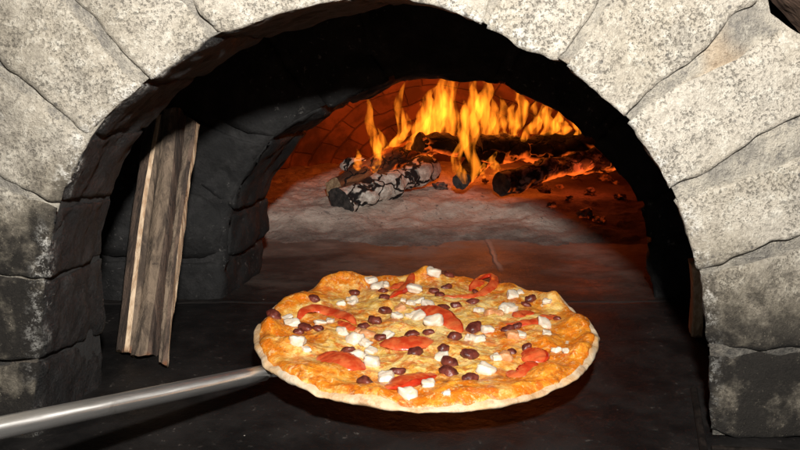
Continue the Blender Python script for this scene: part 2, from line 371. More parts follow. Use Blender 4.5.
# joints: (index on the front edge, side polyline of the block before it, side polyline of the block after it)
joints = [
 (idx((34, 470)), None, J((34, 470), (-60, 470))),
 (idx((39, 361)), J((39, 362), (0, 363), (-60, 362)), J((39, 360), (0, 360), (-60, 359))),
 (idx((44, 282)), J((44, 283), (0, 277), (-60, 270)), J((44, 280), (0, 273), (-60, 266))),
 (idx((60, 205)), J((59, 206), (20, 194), (0, 185), (-60, 158)), J((60, 203), (20, 190), (0, 181), (-60, 154))),
 (idx((92, 139)), J((91, 141), (64, 124), (33, 100), (0, 76), (-60, 36)), J((92, 137), (68, 119), (36, 88), (0, 62), (-60, 22))),
 (idx((145, 85)), J((144, 87), (132, 75), (100, 37), (65, 0), (27, -40)), J((146, 83), (136, 72), (106, 34), (72, 0), (34, -40))),
 (idx((215, 38)), J((214, 40), (206, 25), (188, 0), (166, -40)), J((217, 36), (210, 24), (192, 0), (170, -40))),
 (idx((350, 0)), J((349, 1), (340, -20), (330, -60)), J((351, -1), (344, -20), (334, -60))),
 (idx((487, 28)), J((485, 28), (492, 8), (496, 0), (510, -40)), J((489, 29), (496, 8), (501, 0), (515, -40))),
 (idx((562, 64)), J((560, 62), (578, 38), (600, 4), (622, -40)), J((565, 65), (585, 38), (612, 4), (640, -40))),
 (idx((628, 122)), J((626, 120), (658, 92), (690, 66), (742, 16), (758, 1)), J((630, 125), (664, 98), (706, 74), (768, 38), (787, 25))),
 (idx((672, 195)), J((671, 192), (716, 168), (758, 142), (800, 117), (860, 82)), J((673, 199), (720, 185), (760, 171), (800, 157), (860, 134))),
 (idx((698, 274)), J((698, 272), (740, 258), (800, 239), (860, 222)), J((699, 276), (740, 266), (800, 249), (860, 234))),
 (idx((708, 355)), J((708, 353), (760, 352), (860, 347)), J((708, 357), (760, 356), (860, 352))),
 (idx((711, 437)), J((711, 435), (760, 438), (860, 443)), None)]
def extend(pl, d):
    if pl: pl.append(pl[-1]+(pl[-1]-pl[-2]).normalized()*d)
for k, (i, s0, s1) in enumerate(joints):
    if s0 and k not in (10, 11): extend(s0, .16)
    if s1 and k != 10: extend(s1, .16)
arch = empty('stone_arch', (0, 0, 0), 'rough pale limestone mouth arch of the oven, soot blackened low down and inside', 'stone arch')
for k in range(len(joints)-1):
    i0, _, sa = joints[k]; i1, sb, _ = joints[k+1]
    c = fr[i0:i1+1]; b = bk[i0:i1+1]
    d = [sa[-1], sb[-1]]
    c = [sa[0]]+c[1:-1]+[sb[0]]
    block(arch, c, d, sa, sb, b, STONE, k+1, tilt=random.uniform(-.006, .006))
# mortar fills the joints just behind the faces
vs, dep = [], []
cols = fr; nv = 110; nw = 16
ends = []
for k, (i, s0, s1) in enumerate(joints):
    e = s0[-1] if k == 11 else (s0 or s1)[-1].lerp((s1 or s0)[-1], .5); ends.append((i, e))
for i in range(0, ends[-1][0]+1):
    for (ia, ea), (ib, eb) in zip(ends, ends[1:]):
        if ia <= i <= ib: o_ = ea.lerp(eb, (i-ia)/(ib-ia)); break
    tg = (fr[min(len(fr)-1, i+1)]-fr[max(0, i-1)]).normalized(); nin = Vector((tg.z, 0, -tg.x))
    if nin.dot(o_-fr[i]) > 0: nin = -nin
    base = fr[i]-nin*.0028
    for j in range(nv, -1, -1):
        p = base.lerp(o_, j/nv); q = p*1.0
        vs.append(p+Vector((0, .0042-.0030*fbm(q, 42, 5)-.0026*max(0, noise.noise(q*26)), 0))); dep.append(-(j/nv)*.3)
    for j in range(1, nw+1):
        p = base.lerp(bk[i]-nin*.0028, j/nw); vs.append(p+nin*.002*fbm(p, 40, 3)); dep.append(j/nw*T1)
fixn(mesh('mortar', vs, grid_faces(ends[-1][0]+1, nv+1+nw), MORTAR, arch, attrs={'depth': dep}))
# raised cap of brown stone beyond the arch ring at the upper right
vs = []; n = 22
for i in range(n+1):
    t = i/n
    a = atY(746, -28, 0).lerp(atY(834, 72, 0), t)
    prof = [(0.0, .05), (0.0, -.004), (.004, -.03), (.012, -.037), (.04, -.04), (.09, -.04), (.14, -.035)]
    dirn = Vector((.74, 0, .67))
    for (o_, y) in prof:
        p = a+dirn*(o_+.017); vs.append(p+Vector((0, y, 0))+dirn*.002*fbm(p, 30, 3)+Vector((0, .0015*fbm(p+Vector((3, 1, 2)), 40, 3), 0)))
cap = fixn(mesh('edge_stone', vs, grid_faces(n+1, 7), mat_simple('brown_stone', (.13, .075, .05), (.24, .15, .10), .85, 30, .004)))
tag(cap, 'brown raised stone edge crossing the top right corner above the arch', 'stone')
# ------------------------------------------------------------------ inner arch
YI, T2 = .43, .14
in_px = [(214, 340), (220, 305), (225, 285), (230, 262), (231, 240), (234, 214), (243, 190), (257, 166), (276, 142), (300, 124), (325, 111), (358, 97), (392, 82), (436, 77), (500, 87), (555, 112), (590, 144), (620, 177), (640, 207), (646, 240), (650, 270), (653, 296), (655, 340)]
inf = [atY(x, y, YI) for x, y in in_px]
inb = [p+Vector((.20+.16*sst(-.1, .3, p.x), 1, 0))*T2 for p in inf]
ifr = smoothpl(inf, 6); ibk = smoothpl(inb, 6)
def JI(*pts): return [atY(x, y, YI) for x, y in pts]
ij = [((214, 340), None, JI((214, 340), (60, 340))),
 ((230, 262), JI((231, 263), (195, 262), (60, 258)), JI((230, 260), (195, 259), (60, 254))),
 ((234, 214), JI((234, 216), (220, 208), (195, 192), (60, 150)), JI((235, 212), (222, 203), (196, 186), (60, 142))),
 ((276, 142), JI((274, 144), (243, 140), (200, 120), (80, 40)), JI((278, 140), (246, 134), (203, 114), (86, 32))),
 ((325, 111), JI((323, 112), (300, 80), (180, -80)), JI((327, 110), (303, 78), (190, -88))),
 ((392, 82), JI((390, 83), (375, 50), (330, -100)), JI((394, 82), (379, 50), (334, -100))),
 ((500, 87), JI((498, 86), (520, 40), (560, -100)), JI((502, 88), (524, 42), (564, -100))),
 ((590, 144), JI((588, 142), (630, 100), (780, -60)), JI((592, 146), (634, 104), (784, -56))),
 ((640, 207), JI((639, 205), (680, 190), (860, 150)), JI((640, 210), (680, 195), (860, 155))),
 ((646, 240), JI((646, 239), (700, 238), (860, 236)), JI((646, 242), (700, 241), (860, 239))),
 ((655, 340), JI((655, 340), (860, 340)), None)]
arch2 = empty('inner_arch', (0, YI, 0), 'black sooty stone inner arch standing behind the firewood, framing the fire', 'stone arch')
for k in range(len(ij)-1):
    i0 = in_px.index(ij[k][0])*6; i1 = in_px.index(ij[k+1][0])*6; sa = ij[k][2]; sb = ij[k+1][1]
    c = [sa[0]]+ifr[i0+1:i1]+[sb[0]]
    block(arch2, c, [sa[-1], sb[-1]], sa, sb, ibk[i0:i1+1], SOOT, k+31, step=.006, rnd=.016, rough=.006, gap=.003)
vs = []
for i in range(0, len(ifr)):
    k = [q for q in range(len(ij)-1) if in_px.index(ij[q][0])*6 <= i <= in_px.index(ij[q+1][0])*6][0]
    ia, ib = in_px.index(ij[k][0])*6, in_px.index(ij[k+1][0])*6
    ea = (ij[k][1] or ij[k][2])[-1]; eb = (ij[k+1][1] or ij[k+1][2])[-1]
    o_ = ea.lerp(eb, (i-ia)/(ib-ia)); dr = (o_-ifr[i]).normalized()
    for j in range(20): 
        p = (ifr[i]+dr*.008).lerp(o_, 1-j/19); vs.append(p+Vector((0, .005-.004*fbm(p, 30, 3), 0)))
    for j in range(1, 8): vs.append((ifr[i]+dr*.008).lerp(ibk[i]+dr*.008, j/7))
fixn(mesh('mortar', vs, grid_faces(len(ifr), 27), mat_soot('sooty_mortar', .008, .022, .12), arch2))
# smoke chamber between the two arches: side walls and top, so the gap stays closed
vs, fs = [], []
def quad(a, b, c, d): 
    n0 = len(vs); vs.extend([Vector(a), Vector(b), Vector(c), Vector(d)]); fs.append((n0, n0+1, n0+2, n0+3))
xl, xr, y0, y1, zt = -.80, .84, .055, .47, .62
quad((xl, y0, .405), (xr, y0, .405), (xr, y0, zt), (xl, y0, zt))  # unseen front panel, added to keep flash from passing over the mouth arch
quad((xl, y0, -.05), (xl, y1, -.05), (xl, y1, zt), (xl, y0, zt)); quad((xr, y0, -.05), (xr, y0, zt), (xr, y1, zt), (xr, y1, -.05))
quad((xl, y0, zt), (xl, y1, zt), (xr, y1, zt), (xr, y0, zt))
wl = mesh('smoke_chamber', vs, fs, SOOT2, smooth=False)
sm = wl.modifiers.new('thickness', 'SOLIDIFY'); sm.thickness = .03; sm.offset = 0
tag(wl, 'black smoke chamber walls between the mouth arch and the inner arch, with an added front panel blocking the flash', 'wall')
# ------------------------------------------------------------------ hearth floor
vs = []; nx, ny = 120, 150
for i in range(nx+1):
    for j in range(ny+1):
        x = -1.1+2.2*i/nx; y = -.9+2.5*j/ny; p = Vector((x, y, 0))
        vs.append(Vector((x, y, .0035*fbm(p, 6, 4)-.001)))
tag(fixn(mesh('hearth_floor', vs, grid_faces(nx+1, ny+1), FLOOR)), kind='structure')
# metal edging beside the right jamb, on the hearth
a0, a1, b1 = atZ(694, 385, .004), atZ(704, 444, .004), atZ(860, 451, .004)
vs = []; 
def bar(a, b, w, h):
    n0 = len(vs); d = (b-a); s = Vector((-d.y, d.x, 0)).normalized()*w/2
    for p in (a, b):
        for (k, z) in ((-1, -.004), (-1, h-.0015), (-.6, h), (.6, h), (1, h-.0015), (1, -.004)): vs.append(Vector((p.x, p.y, 0))+s*k+Vector((0, 0, z)))
    return [(n0+i, n0+(i+1) % 6, n0+6+(i+1) % 6, n0+6+i) for i in range(6)]+[tuple(n0+i for i in range(6)), tuple(n0+6+i for i in range(5, -1, -1))]
fs = bar(a0, a1+(a1-a0)*.08, .007, .002)
fs += bar(a1+Vector((.007, 0, 0)), b1, .005, .002)
tag(fixn(mesh('edge_strip', vs, fs, mat_simple('rusty_iron', (.005, .004, .0035), (.016, .012, .010), .95, 60, .002), smooth=False)), 'dull rusty metal edging strip on hearth below the right arch foot', 'metal strip')
bpy.data.materials['rusty_iron'].node_tree.nodes['Principled BSDF'].inputs['Specular IOR Level'].default_value = .08
# ------------------------------------------------------------------ dome of fire brick
DC = Vector((.10, .98, -.02)); RX, RY, RZ = .56, .56, .43
nu, nv, nb = 90, 34, 26; vs = []; uvs = []
for i in range(nu+1):
    a = -.12+(math.pi+.24)*i/nu
    for j in range(nb+nv+1):
        if j < nb: f = 0.; yb = (YI+T2+.004)+(DC.y-YI-T2)*j/nb
        else: f = (j-nb)/nv*math.pi/2*.99; yb = DC.y+RY*math.sin(f)
        p = Vector((DC.x+RX*math.cos(a)*math.cos(f), yb, DC.z+RZ*math.sin(a)*math.cos(f)))
        p -= Vector((p.x-DC.x, 0, p.z)).normalized()*.006*fbm(p, 9, 3)
        vs.append(p); uvs.append((a*.5, (yb if j < nb else DC.y+f*.5)))
fs = grid_faces(nu+1, nb+nv+1)
dome = mesh('oven_dome', vs, fs, BRICK); uvl = dome.data.uv_layers.new(name='uv')
for lp in dome.data.loops: uvl.data[lp.index].uv = uvs[lp.vertex_index]
tag(dome, 'domed firebrick chamber lit orange around the burning logs', 'brick dome')
# ------------------------------------------------------------------ ash bed
def ash_h(x, y):
    p = Vector((x, y, 0)); e = y+.06*fbm(p, 7, 3)
    return .036*sst(.76, .99, e)+.006*sst(.8, 1., e)*fbm(p, 18, 5)-.004*(1-sst(.76, .84, e))+.008*sst(1.1, 1.4, y)
vs = []; nx, ny = 200, 170
for i in range(nx+1):
    for j in range(ny+1):
        x = -.42+1.04*i/nx; y = .70+.80*j/ny; vs.append(Vector((x, y, ash_h(x, y)+.0022*fbm(Vector((x, y, 3)), 80, 3))))
tag(fixn(mesh('ash_bed', vs, grid_faces(nx+1, ny+1), ASH)), kind='stuff')
# ------------------------------------------------------------------ burning logs
def log(name, a, b, r0, r1, mat, seed, label, nseg=26, ncirc=22, flat=0., knot=False):
    d = b-a; L = d.length; root = empty(name, a, label, 'log', 'logs burning in the fire')
    Rm = d.to_track_quat('Z', 'Y').to_matrix()
    me = []
    for i in range(nseg+1):
        t = i/nseg
        for k in range(ncirc):
            an = 2*math.pi*k/ncirc; r = r0+(r1-r0)*t
            v = Vector((math.cos(an), math.sin(an), 0))
            if flat: v = Vector((v.x, max(v.y, -.35) if flat == 1 else min(v.y, .25), 0))
            q = Vector((v.x*r, v.y*r, t*L))
            nn = fbm(q+Vector((seed, seed*2, 0)), 28, 4)*.38+.42*noise.noise(Vector((seed*5., t*4, 0)))
            rr = v*r*(1+nn)+Vector((.004*math.sin(t*5+seed), .004*math.cos(t*4+seed*2), t*L+.004*noise.noise(q*60)))
            me.append(rr)
    fs = []
    for i in range(nseg):
        for k in range(ncirc):
            fs.append((i*ncirc+k, i*ncirc+(k+1) % ncirc, (i+1)*ncirc+(k+1) % ncirc, (i+1)*ncirc+k))
    o = mesh('log_body', me, fs, mat, None); o.parent = root; o.matrix_local = Rm.to_4x4()
    # cut ends, a ring of rough wood
    for (i0, nm, zz) in ((0, 'cut_end', 0.), (nseg*ncirc, 'cut_end', L)):
        ev = []; ef = []
        for rr_ in (1., .66, .33):
            for k in range(ncirc):
                v = me[i0+k]; c = Vector((0, 0, zz)); p = c+(v-c)*rr_; p.z += (-.003 if i0 == 0 else .003)*(1-rr_)+.002*noise.noise(p*90); ev.append(p)
        ev.append(Vector((0, 0, zz)))
        for ri in range(2):
            for k in range(ncirc): ef.append((ri*ncirc+k, ri*ncirc+(k+1) % ncirc, (ri+1)*ncirc+(k+1) % ncirc, (ri+1)*ncirc+k))
        for k in range(ncirc): ef.append((2*ncirc+k, 2*ncirc+(k+1) % ncirc, 3*ncirc))
        e = mesh(nm, ev, ef, ENDP if (knot == 'pale' and i0 == 0) else ENDM, None); e.parent = root; e.matrix_local = Rm.to_4x4(); fixn(e)
    return root
CH_W, CH_B, CH_K, CH_G = mat_char('ashed_char', 'white'), mat_char('scorched_wood', 'brown'), mat_char('charcoal', 'black'), mat_char('grey_char', 'grey')
ENDM = mat_simple('charred_end', (.012, .011, .011), (.06, .05, .045), .9, 80, .003)
ENDP = mat_simple('pale_end', (.25, .16, .09), (.55, .40, .24), .85, 90, .002)
def P(px, py, Y): return atY(px, py, Y)
log('burning_log', P(343, 206, .92), P(432, 165, 1.13), .030, .025, CH_W, 3, 'log with white cracked ash crust at the front left of the fire')
log('burning_log', P(334, 190, .99), P(428, 146, 1.19), .030, .026, CH_B, 5, 'scorched brown split log with pale cut end, behind the white ashed log', knot='pale')
log('burning_log', P(418, 147, 1.07), P(500, 158, 1.15), .030, .028, CH_K, 9, 'black charred log lying across the top left of the fire', flat=1)
log('burning_log', P(478, 149, 1.14), P(592, 144, 1.20), .030, .031, CH_K, 13, 'thick charred log lying across the top right of the fire')
log('burning_log', P(459, 178, .98), P(482, 160, 1.20), .018, .022, CH_K, 17, 'short black log seen end on under the tall middle flame')
log('burning_log', P(503, 184, .97), P(612, 152, 1.16), .024, .021, CH_G, 21, 'grey ashed log pointing forward at the right of the fire')
log('burning_log', P(535, 172, 1.10), P(632, 160, 1.12), .018, .016, CH_K, 25, 'thin dark log low among the embers at far right')
def lump(name, c, r, mat, seed, sq=(1, 1, 1), sub=3, amt=.45, parent=None, rot=0., fr_=1.2):
    bm = bmesh.new(); bmesh.ops.create_icosphere(bm, subdivisions=sub, radius=1.)
    rz = Matrix.Rotation(rot, 3, 'Z')
    for v in bm.verts:
        p = v.co.copy(); k = 1+amt*noise.noise(p*fr_+Vector((seed*7.1, seed, 0)))+.3*amt*noise.noise(p*3.3+Vector((seed, 0, 5)))
        v.co = rz @ Vector((p.x*sq[0], p.y*sq[1], p.z*sq[2]))*k*r
    me = bpy.data.meshes.new(name); bm.to_mesh(me); bm.free(); me.materials.append(mat); me.polygons.foreach_set('use_smooth', [True]*len(me.polygons))
    o = bpy.data.objects.new(name, me); COL.objects.link(o); o.location = c
    if parent: o.parent = parent
    return o
tag(lump('ash_lump', P(356, 166, 1.12), .03, CH_W, 4, (1.2, .8, .7)), 'pale burnt out wood lump behind the two left logs', 'burnt wood')
eb = []
espots = [(560, 186), (575, 178), (590, 190), (605, 178), (545, 190), (620, 195), (585, 205), (485, 180), (440, 186), (600, 208), (615, 182), (570, 196), (552, 200), (533, 184)]
for i, (px, py) in enumerate(espots):
    p = atZ(px, py, .045); p.z = ash_h(p.x, p.y)+.006
    lump('ember', p, random.uniform(.006, .013), EMBER, i+40, (1.3, 1., .7), 3, .9, None, i*.7, 1.9)
    eb.append(bpy.context.scene.collection.objects[-1])
for i, o in enumerate(eb):
    px = espots[i][0]
    if px > 525: tag(o, 'dull red ember among the dark embers heaped right of the grey log', 'ember', 'embers right of the logs')
    else: tag(o, 'small charred ember lying on the ash in front of the middle logs', 'ember', 'embers before the middle logs')
# ------------------------------------------------------------------ flames
def tongue(root, pts, Y, mat, seed, depth=.7, nseg=30, nc=14):
    """pts: (px, py, half width px) from base to tip; a round tapering body of hot gas at distance Y"""
    C_ = smoothpl([Vector((x, y, w)) for x, y, w in pts], 10)
    C_ = [interp(C_, i/nseg) for i in range(nseg+1)]
    vs = []
    for i, c in enumerate(C_):
        t = i/nseg
        yy = Y+.018*math.sin(t*5+seed); w = max(.3, c.z)*(yy-CAM.y)/F
        ctr = atY(c.x, c.y, yy)
        wob = .22*noise.noise(Vector((seed*3.1, t*5, 0)))
        for k in range(nc):
            a = 2*math.pi*k/nc; r = 1+.42*noise.noise(Vector((math.cos(a)*1.4+seed, math.sin(a)*1.4, t*7)))
            vs.append(ctr+Vector((w*r*(math.cos(a)+wob*t), w*depth*r*math.sin(a), 0)))
    fs = grid_faces(nseg+1, nc)
    fs = [(i*nc+k, i*nc+(k+1) % nc, (i+1)*nc+(k+1) % nc, (i+1)*nc+k) for i in range(nseg) for k in range(nc)]
    fs += [tuple(range(nc))[::-1], tuple(nseg*nc+k for k in range(nc))]
    o = mesh('flame_tongue', [v-root.location for v in vs], fs, mat); o.parent = root; fixn(o); return o
G = 'flames rising from the burning logs'
def flame(base, Y, label, strands, s, h=.2, w=.6):
    r = empty('flame', P(*base, Y), label, 'flame', G)
    mt = mat_flame('flame_gas', s, 0., h, w)
    for i, st in enumerate(strands): tongue(r, st[0], Y+st[1], mt, len(bpy.data.objects)*.37, *st[2:])
    return r
flame((374, 165), 1.08, 'thin pointed flame furthest left above the brown log', [
 ([(378, 162, 3), (376, 145, 6), (370, 125, 5), (370, 110, 3.5), (367, 96, .5)], 0),
 ([(382, 160, 3), (380, 150, 6), (382, 138, 4), (378, 128, .5)], .02)], 62)
flame((357, 170), 1.02, 'tiny flame at the left end of the brown log', [([(357, 171, 2), (358, 163, 5), (359, 156, 3), (357, 149, .4)], 0), ([(374, 173, 2), (376, 166, 4), (380, 158, 3), (378, 150, .4)], .01)], 66)
flame((392, 158), 1.10, 'slim curling flame second from the left', [
 ([(385, 153, 4), (394, 145, 7), (403, 132, 6), (400, 115, 5), (398, 100, 4), (405, 82, .6)], 0),
 ([(400, 140, 3), (408, 125, 4), (406, 112, .5)], .03)], 70)
flame((440, 140), 1.12, 'broad bright blaze of flames behind the top left log', [
 ([(418, 142, 5), (420, 125, 8), (430, 108, 9), (428, 96, 5), (437, 86, 1)], 0),
 ([(432, 140, 7), (434, 122, 10), (443, 104, 9), (440, 88, 5), (446, 72, 1)], .03),
 ([(448, 138, 7), (450, 118, 9), (446, 100, 8), (452, 84, 5), (450, 66, 1)], .01),
 ([(424, 140, 3), (428, 128, 5), (424, 112, 4), (418, 98, .6)], -.02),
 ([(440, 138, 3), (438, 122, 4), (446, 110, 4), (444, 96, .6)], -.03), ([(430, 142, 9), (438, 116, 13), (446, 92, 9), (450, 64, 2)], .07, .2), ([(408, 150, 4), (414, 138, 5), (424, 128, 4), (430, 114, .6)], -.01)], 52, .26, .75)
flame((463, 182), .99, 'tall narrow flame running down in front of the middle logs', [
 ([(466, 184, 3), (460, 172, 6), (456, 158, 5), (464, 142, 5), (462, 128, .8)], 0),
 ([(470, 182, 3), (476, 168, 5), (470, 150, 6), (472, 130, 8), (468, 112, 8), (474, 96, 5), (470, 80, 1)], .02),
 ([(466, 150, 3), (463, 135, 6), (466, 118, 6), (464, 100, .8)], .05)], 54, .26, .75)
flame((505, 135), 1.16, 'wide tall blaze of flames over the top right log', [
 ([(560, 138, 3), (556, 124, 5), (562, 112, 4), (558, 102, .6)], .03),
 ([(486, 138, 5), (488, 120, 9), (482, 104, 9), (488, 88, 6), (484, 70, 1)], 0),
 ([(514, 136, 4), (519, 120, 7), (524, 106, 7), (518, 94, 4), (524, 80, 1)], .0),
 ([(498, 146, 3), (494, 128, 5), (496, 112, 5), (492, 98, .6)], -.03),
 ([(534, 134, 4), (538, 122, 5), (533, 110, 4), (540, 97, .8)], .02),
 ([(476, 138, 4), (474, 122, 6), (478, 106, 6), (473, 90, 4), (478, 74, .8)], .04),
 ([(510, 140, 3), (514, 126, 5), (511, 112, 4), (516, 100, .6)], -.035), ([(500, 140, 6), (500, 124, 8), (504, 108, 5), (500, 96, .8)], .07, .4), ([(522, 142, 4), (530, 128, 5), (541, 116, 5), (544, 100, .6)], -.03)], 54, .26, .75)
flame((555, 138), 1.17, 'low ragged flames licking the right end of the top log', [
 ([(542, 138, 5), (552, 128, 8), (546, 114, 6), (554, 100, 4), (550, 90, .6)], 0),
 ([(560, 136, 4), (566, 129, 6), (562, 121, 4), (558, 113, .6)], .02),
 ([(576, 135, 3), (580, 130, 5), (574, 122, 4), (571, 114, .6)], 0),
 ([(590, 136, 3), (586, 130, 4), (592, 124, .6)], .01)], 70, .12, .6)
flame((500, 182), 1.04, 'small orange flame glowing between the grey log and the middle stub', [
 ([(492, 176, 3), (496, 168, 5), (492, 160, 4), (498, 150, .6)], 0), ([(484, 178, 2), (482, 170, 4), (487, 160, .6)], .02)], 60, .08, .7)
# ------------------------------------------------------------------ firewood leaning at the left
def swept(root, name, sec, a, b, mats, fm, seed, nseg=90, rough=.0013, twist=.10, taper=.86, jag=.006):
    """sec: cross section points (x right, y away); swept from a (bottom) to b"""
    d = b-a; L = d.length; n = len(sec); sub = 5; pts = []; mi = []
    for k in range(n):
        p, q = Vector((*sec[k], 0)), Vector((*sec[(k+1) % n], 0))
        for s in range(sub): pts.append(p.lerp(q, s/sub)); mi.append(fm[k])
    N = len(pts); z = d.normalized(); x = (Vector((1, 0, 0))-z*z.x).normalized(); y = z.cross(x)
    vs = []
    for i in range(nseg+1):
        t = i/nseg; sc = 1-(1-taper)*t; an = twist*(t-.3)
        bend = Vector((.0022*math.sin(t*4+seed), .004*math.cos(t*3+seed), 0))
        for p in pts:
            q = Vector((p.x*math.cos(an)-p.y*math.sin(an), p.x*math.sin(an)+p.y*math.cos(an), 0))*sc+bend
            w = Vector((q.x, q.y, t*L*.10))+Vector((seed, 0, 0))
            q2 = q*(1+.0)+q.normalized()*rough*(1.3*fbm(w, 90, 4)+.35*noise.noise(Vector((q.x*300, q.y*300, t*22+seed))))
            dz = jag*noise.noise(Vector((q.x*80, q.y*80, seed))) if i in (0, nseg) else 0
            vs.append(q2.x*x+q2.y*y+z*(t*L+dz))
    quads = {}
    for i in range(nseg):
        for k in range(N): quads.setdefault(mi[k], []).append((i*N+k, i*N+(k+1) % N, (i+1)*N+(k+1) % N, (i+1)*N+k))
    quads.setdefault('wood', []).extend([tuple(range(N))[::-1], tuple(nseg*N+k for k in range(N))])
    for key, fs in quads.items():
        used = sorted({v for f in fs for v in f}); mp = {v: i for i, v in enumerate(used)}
        o = mesh({'wood': 'split_face'}.get(key, 'bark'), [vs[v] for v in used], [tuple(mp[v] for v in f) for f in fs], mats[key]); o.parent = root
FM = {'wood': WOOD, 'bark': BARK, 'barkd': BARKD}
GL = 'split firewood leaning at the left of the oven'
b0 = atZ(126, 352, .002); b0.y += .0
r = empty('firewood_log', b0, 'split log with dark bark and a long pale split edge, leftmost of the leaning firewood', 'firewood', GL)
swept(r, 'log', [(-.0145, .002), (.003, -.019), (.0090, -.020), (.0150, -.017), (.016, .014), (-.006, .02)], b0, atY(158.5, 116, .315), FM, ['barkd', 'wood', 'bark', 'bark', 'wood', 'barkd'], 2.)
b1 = atZ(149, 356, .002)
r = empty('firewood_log', b1, 'wide grey barked log in the middle of the leaning firewood', 'firewood', GL)
swept(r, 'log', [(-.0150, -.010), (-.006, -.018), (.0045, -.017), (.0075, -.012), (.010, .016), (-.012, .018)], b1, atY(176, 112, .31), FM, ['bark', 'bark', 'barkd', 'barkd', 'wood', 'wood'], 5.)
b2 = atZ(164, 364, .002)
r = empty('firewood_log', b2, 'thin split stick with pale torn edges, rightmost of the leaning firewood', 'firewood', GL)
swept(r, 'log', [(-.005, -.006), (.001, -.008), (.005, -.007), (.006, .007), (-.004, .008)], b2, atY(192.5, 120, .30), FM, ['bark', 'barkd', 'wood', 'bark', 'wood'], 9., taper=1.1, rough=.003)
b3 = atZ(694, 334, .002)
r = empty('firewood_log', b3, 'sliver of pale wood standing just behind the right jamb', 'firewood')
swept(r, 'log', [(-.003, -.008), (.01, -.01), (.012, .01), (-.002, .01)], b3, atY(692, 262, .235), FM, ['wood', 'wood', 'wood', 'wood'], 12.)
# ------------------------------------------------------------------ pizza
PZ = atZ(425, 335, .052); R = .1785; TILT = math.radians(2.8)
Mz = Matrix.Translation(PZ) @ Matrix.Rotation(TILT, 4, 'X')
pizza = empty('pizza', PZ, 'baked pizza with tomato, white chunks and dark olives on the metal peel', 'pizza'); pizza.rotation_euler = (TILT, 0, 0)
Mi = Mz.inverted()
def plocal(px, py, h=.009):
    o = Mi @ CAM; d = Mi.to_3x3() @ ray(px, py); t = (h-o.z)/d.z; p = o+d*t; return p.x, p.y
bubs = []
for (px, py, r, h) in [(342, 282, .030, .015), (322, 286, .02, .010), (300, 303, .030, .013), (272, 330, .022, .012), (292, 348, .024, .012), (330, 372, .024, .008), (425, 274, .020, .010), (300, 372, .03, .006),
                      (385, 305, .026, .006), (375, 392, .025, .006), (455, 388, .03, .006), (500, 388, .025, .006), (545, 372, .022, .010), (580, 352, .022, .008), (575, 325, .022, .009), (553, 300, .022, .008), (545, 340, .018, .005), (400, 325, .02, .004), (330, 333, .018, .006), (470, 272, .018, .007), (510, 282, .016, .006), (440, 342, .02, .003), (268, 345, .018, .007), (590, 340, .016, .006)]:
    x, y = plocal(px, py); bubs.append((x, y, r, h))
def rout(a):        # outline radius
    v = Vector((math.cos(a), math.sin(a), 0)); return R*(1+.018*noise.noise(v*1.4+Vector((3, 1, 0)))+.014*noise.noise(v*4)+.006*noise.noise(v*11))
def bubv(x, y): return sum(h*math.exp(-((x-bx)**2+(y-by)**2)/(.55*r*r)) for bx, by, r, h in bubs)
def hgt(x, y):
    q = Vector((x, y, 0)); rr = math.hypot(x, y); a = math.atan2(y, x); k = rr/rout(a)
    rim = .0036*math.exp(-((k-.93)/.055)**2)*(1+.5*noise.noise(Vector((math.cos(a)*3, math.sin(a)*3, 1))))
    return .0056+rim+bubv(x, y)*(1+.25*noise.noise(q*70))*(1-sst(.97, 1.02, k))+.0034*fbm(q, 30, 3)+.0011*fbm(q, 95, 3)+.0006*abs(noise.noise(q*150))-.002*max(0, noise.noise(q*24+Vector((5, 2, 1))))
nt, nr = 420, 130
# cheese layer
vs, rad, bu = [], [], []
for i in range(nt):
    a = 2*math.pi*i/nt; v = Vector((math.cos(a), math.sin(a), 0)); edge = .980+.016*noise.noise(v*6)+.012*noise.noise(v*19)
    for j in range(nr+1):
        k = edge*(j/nr)**.85; r = rout(a)*k; x, y = r*v.x, r*v.y
        vs.append(Vector((x, y, hgt(x, y)+.0012-(.003 if j == nr else (.0006 if j == nr-1 else 0))))); rad.append(k); bu.append(min(1., bubv(x, y)/.012))
ch = mesh('cheese_topping', vs, grid_faces(nt, nr+1, wrap=True), CHEESE, attrs={'rad': rad, 'bub': bu}); ch.parent = pizza; fixn(ch)
# crust: rounded rim and flat underside
vs = []; prof = []
for i in range(nt):
    a = 2*math.pi*i/nt; v = Vector((math.cos(a), math.sin(a), 0)); ro = rout(a)
    seg = []
    for k in (.80, .86, .90, .93, .955, .975): seg.append((ro*k, None))
    hh = hgt(ro*.975*v.x, ro*.975*v.y)
    und = .0015+.0015*noise.noise(v*3)
    for (s, z) in ((.992, .82), (1.002, .62), (1.004, .42), (.999, .22), (.988, .08), (.968, 0), (.8, 0), (.4, -.0), (0.001, 0)): seg.append((ro*s, und+(hh-und)*z))
    for (r, z) in seg:
        x, y = r*v.x, r*v.y; q = Vector((x, y, (z or 0)))
        zz = hgt(x, y) if z is None else z+.0016*fbm(q, 50, 3)*(1 if z > und else 0)
        vs.append(Vector((x, y, zz))+v*.0012*fbm(q+Vector((2, 2, 2)), 40, 3)*(1 if z is not None else 0))
cr = mesh('crust', vs, grid_faces(nt, 15, wrap=True), CRUST); cr.parent = pizza; fixn(cr)
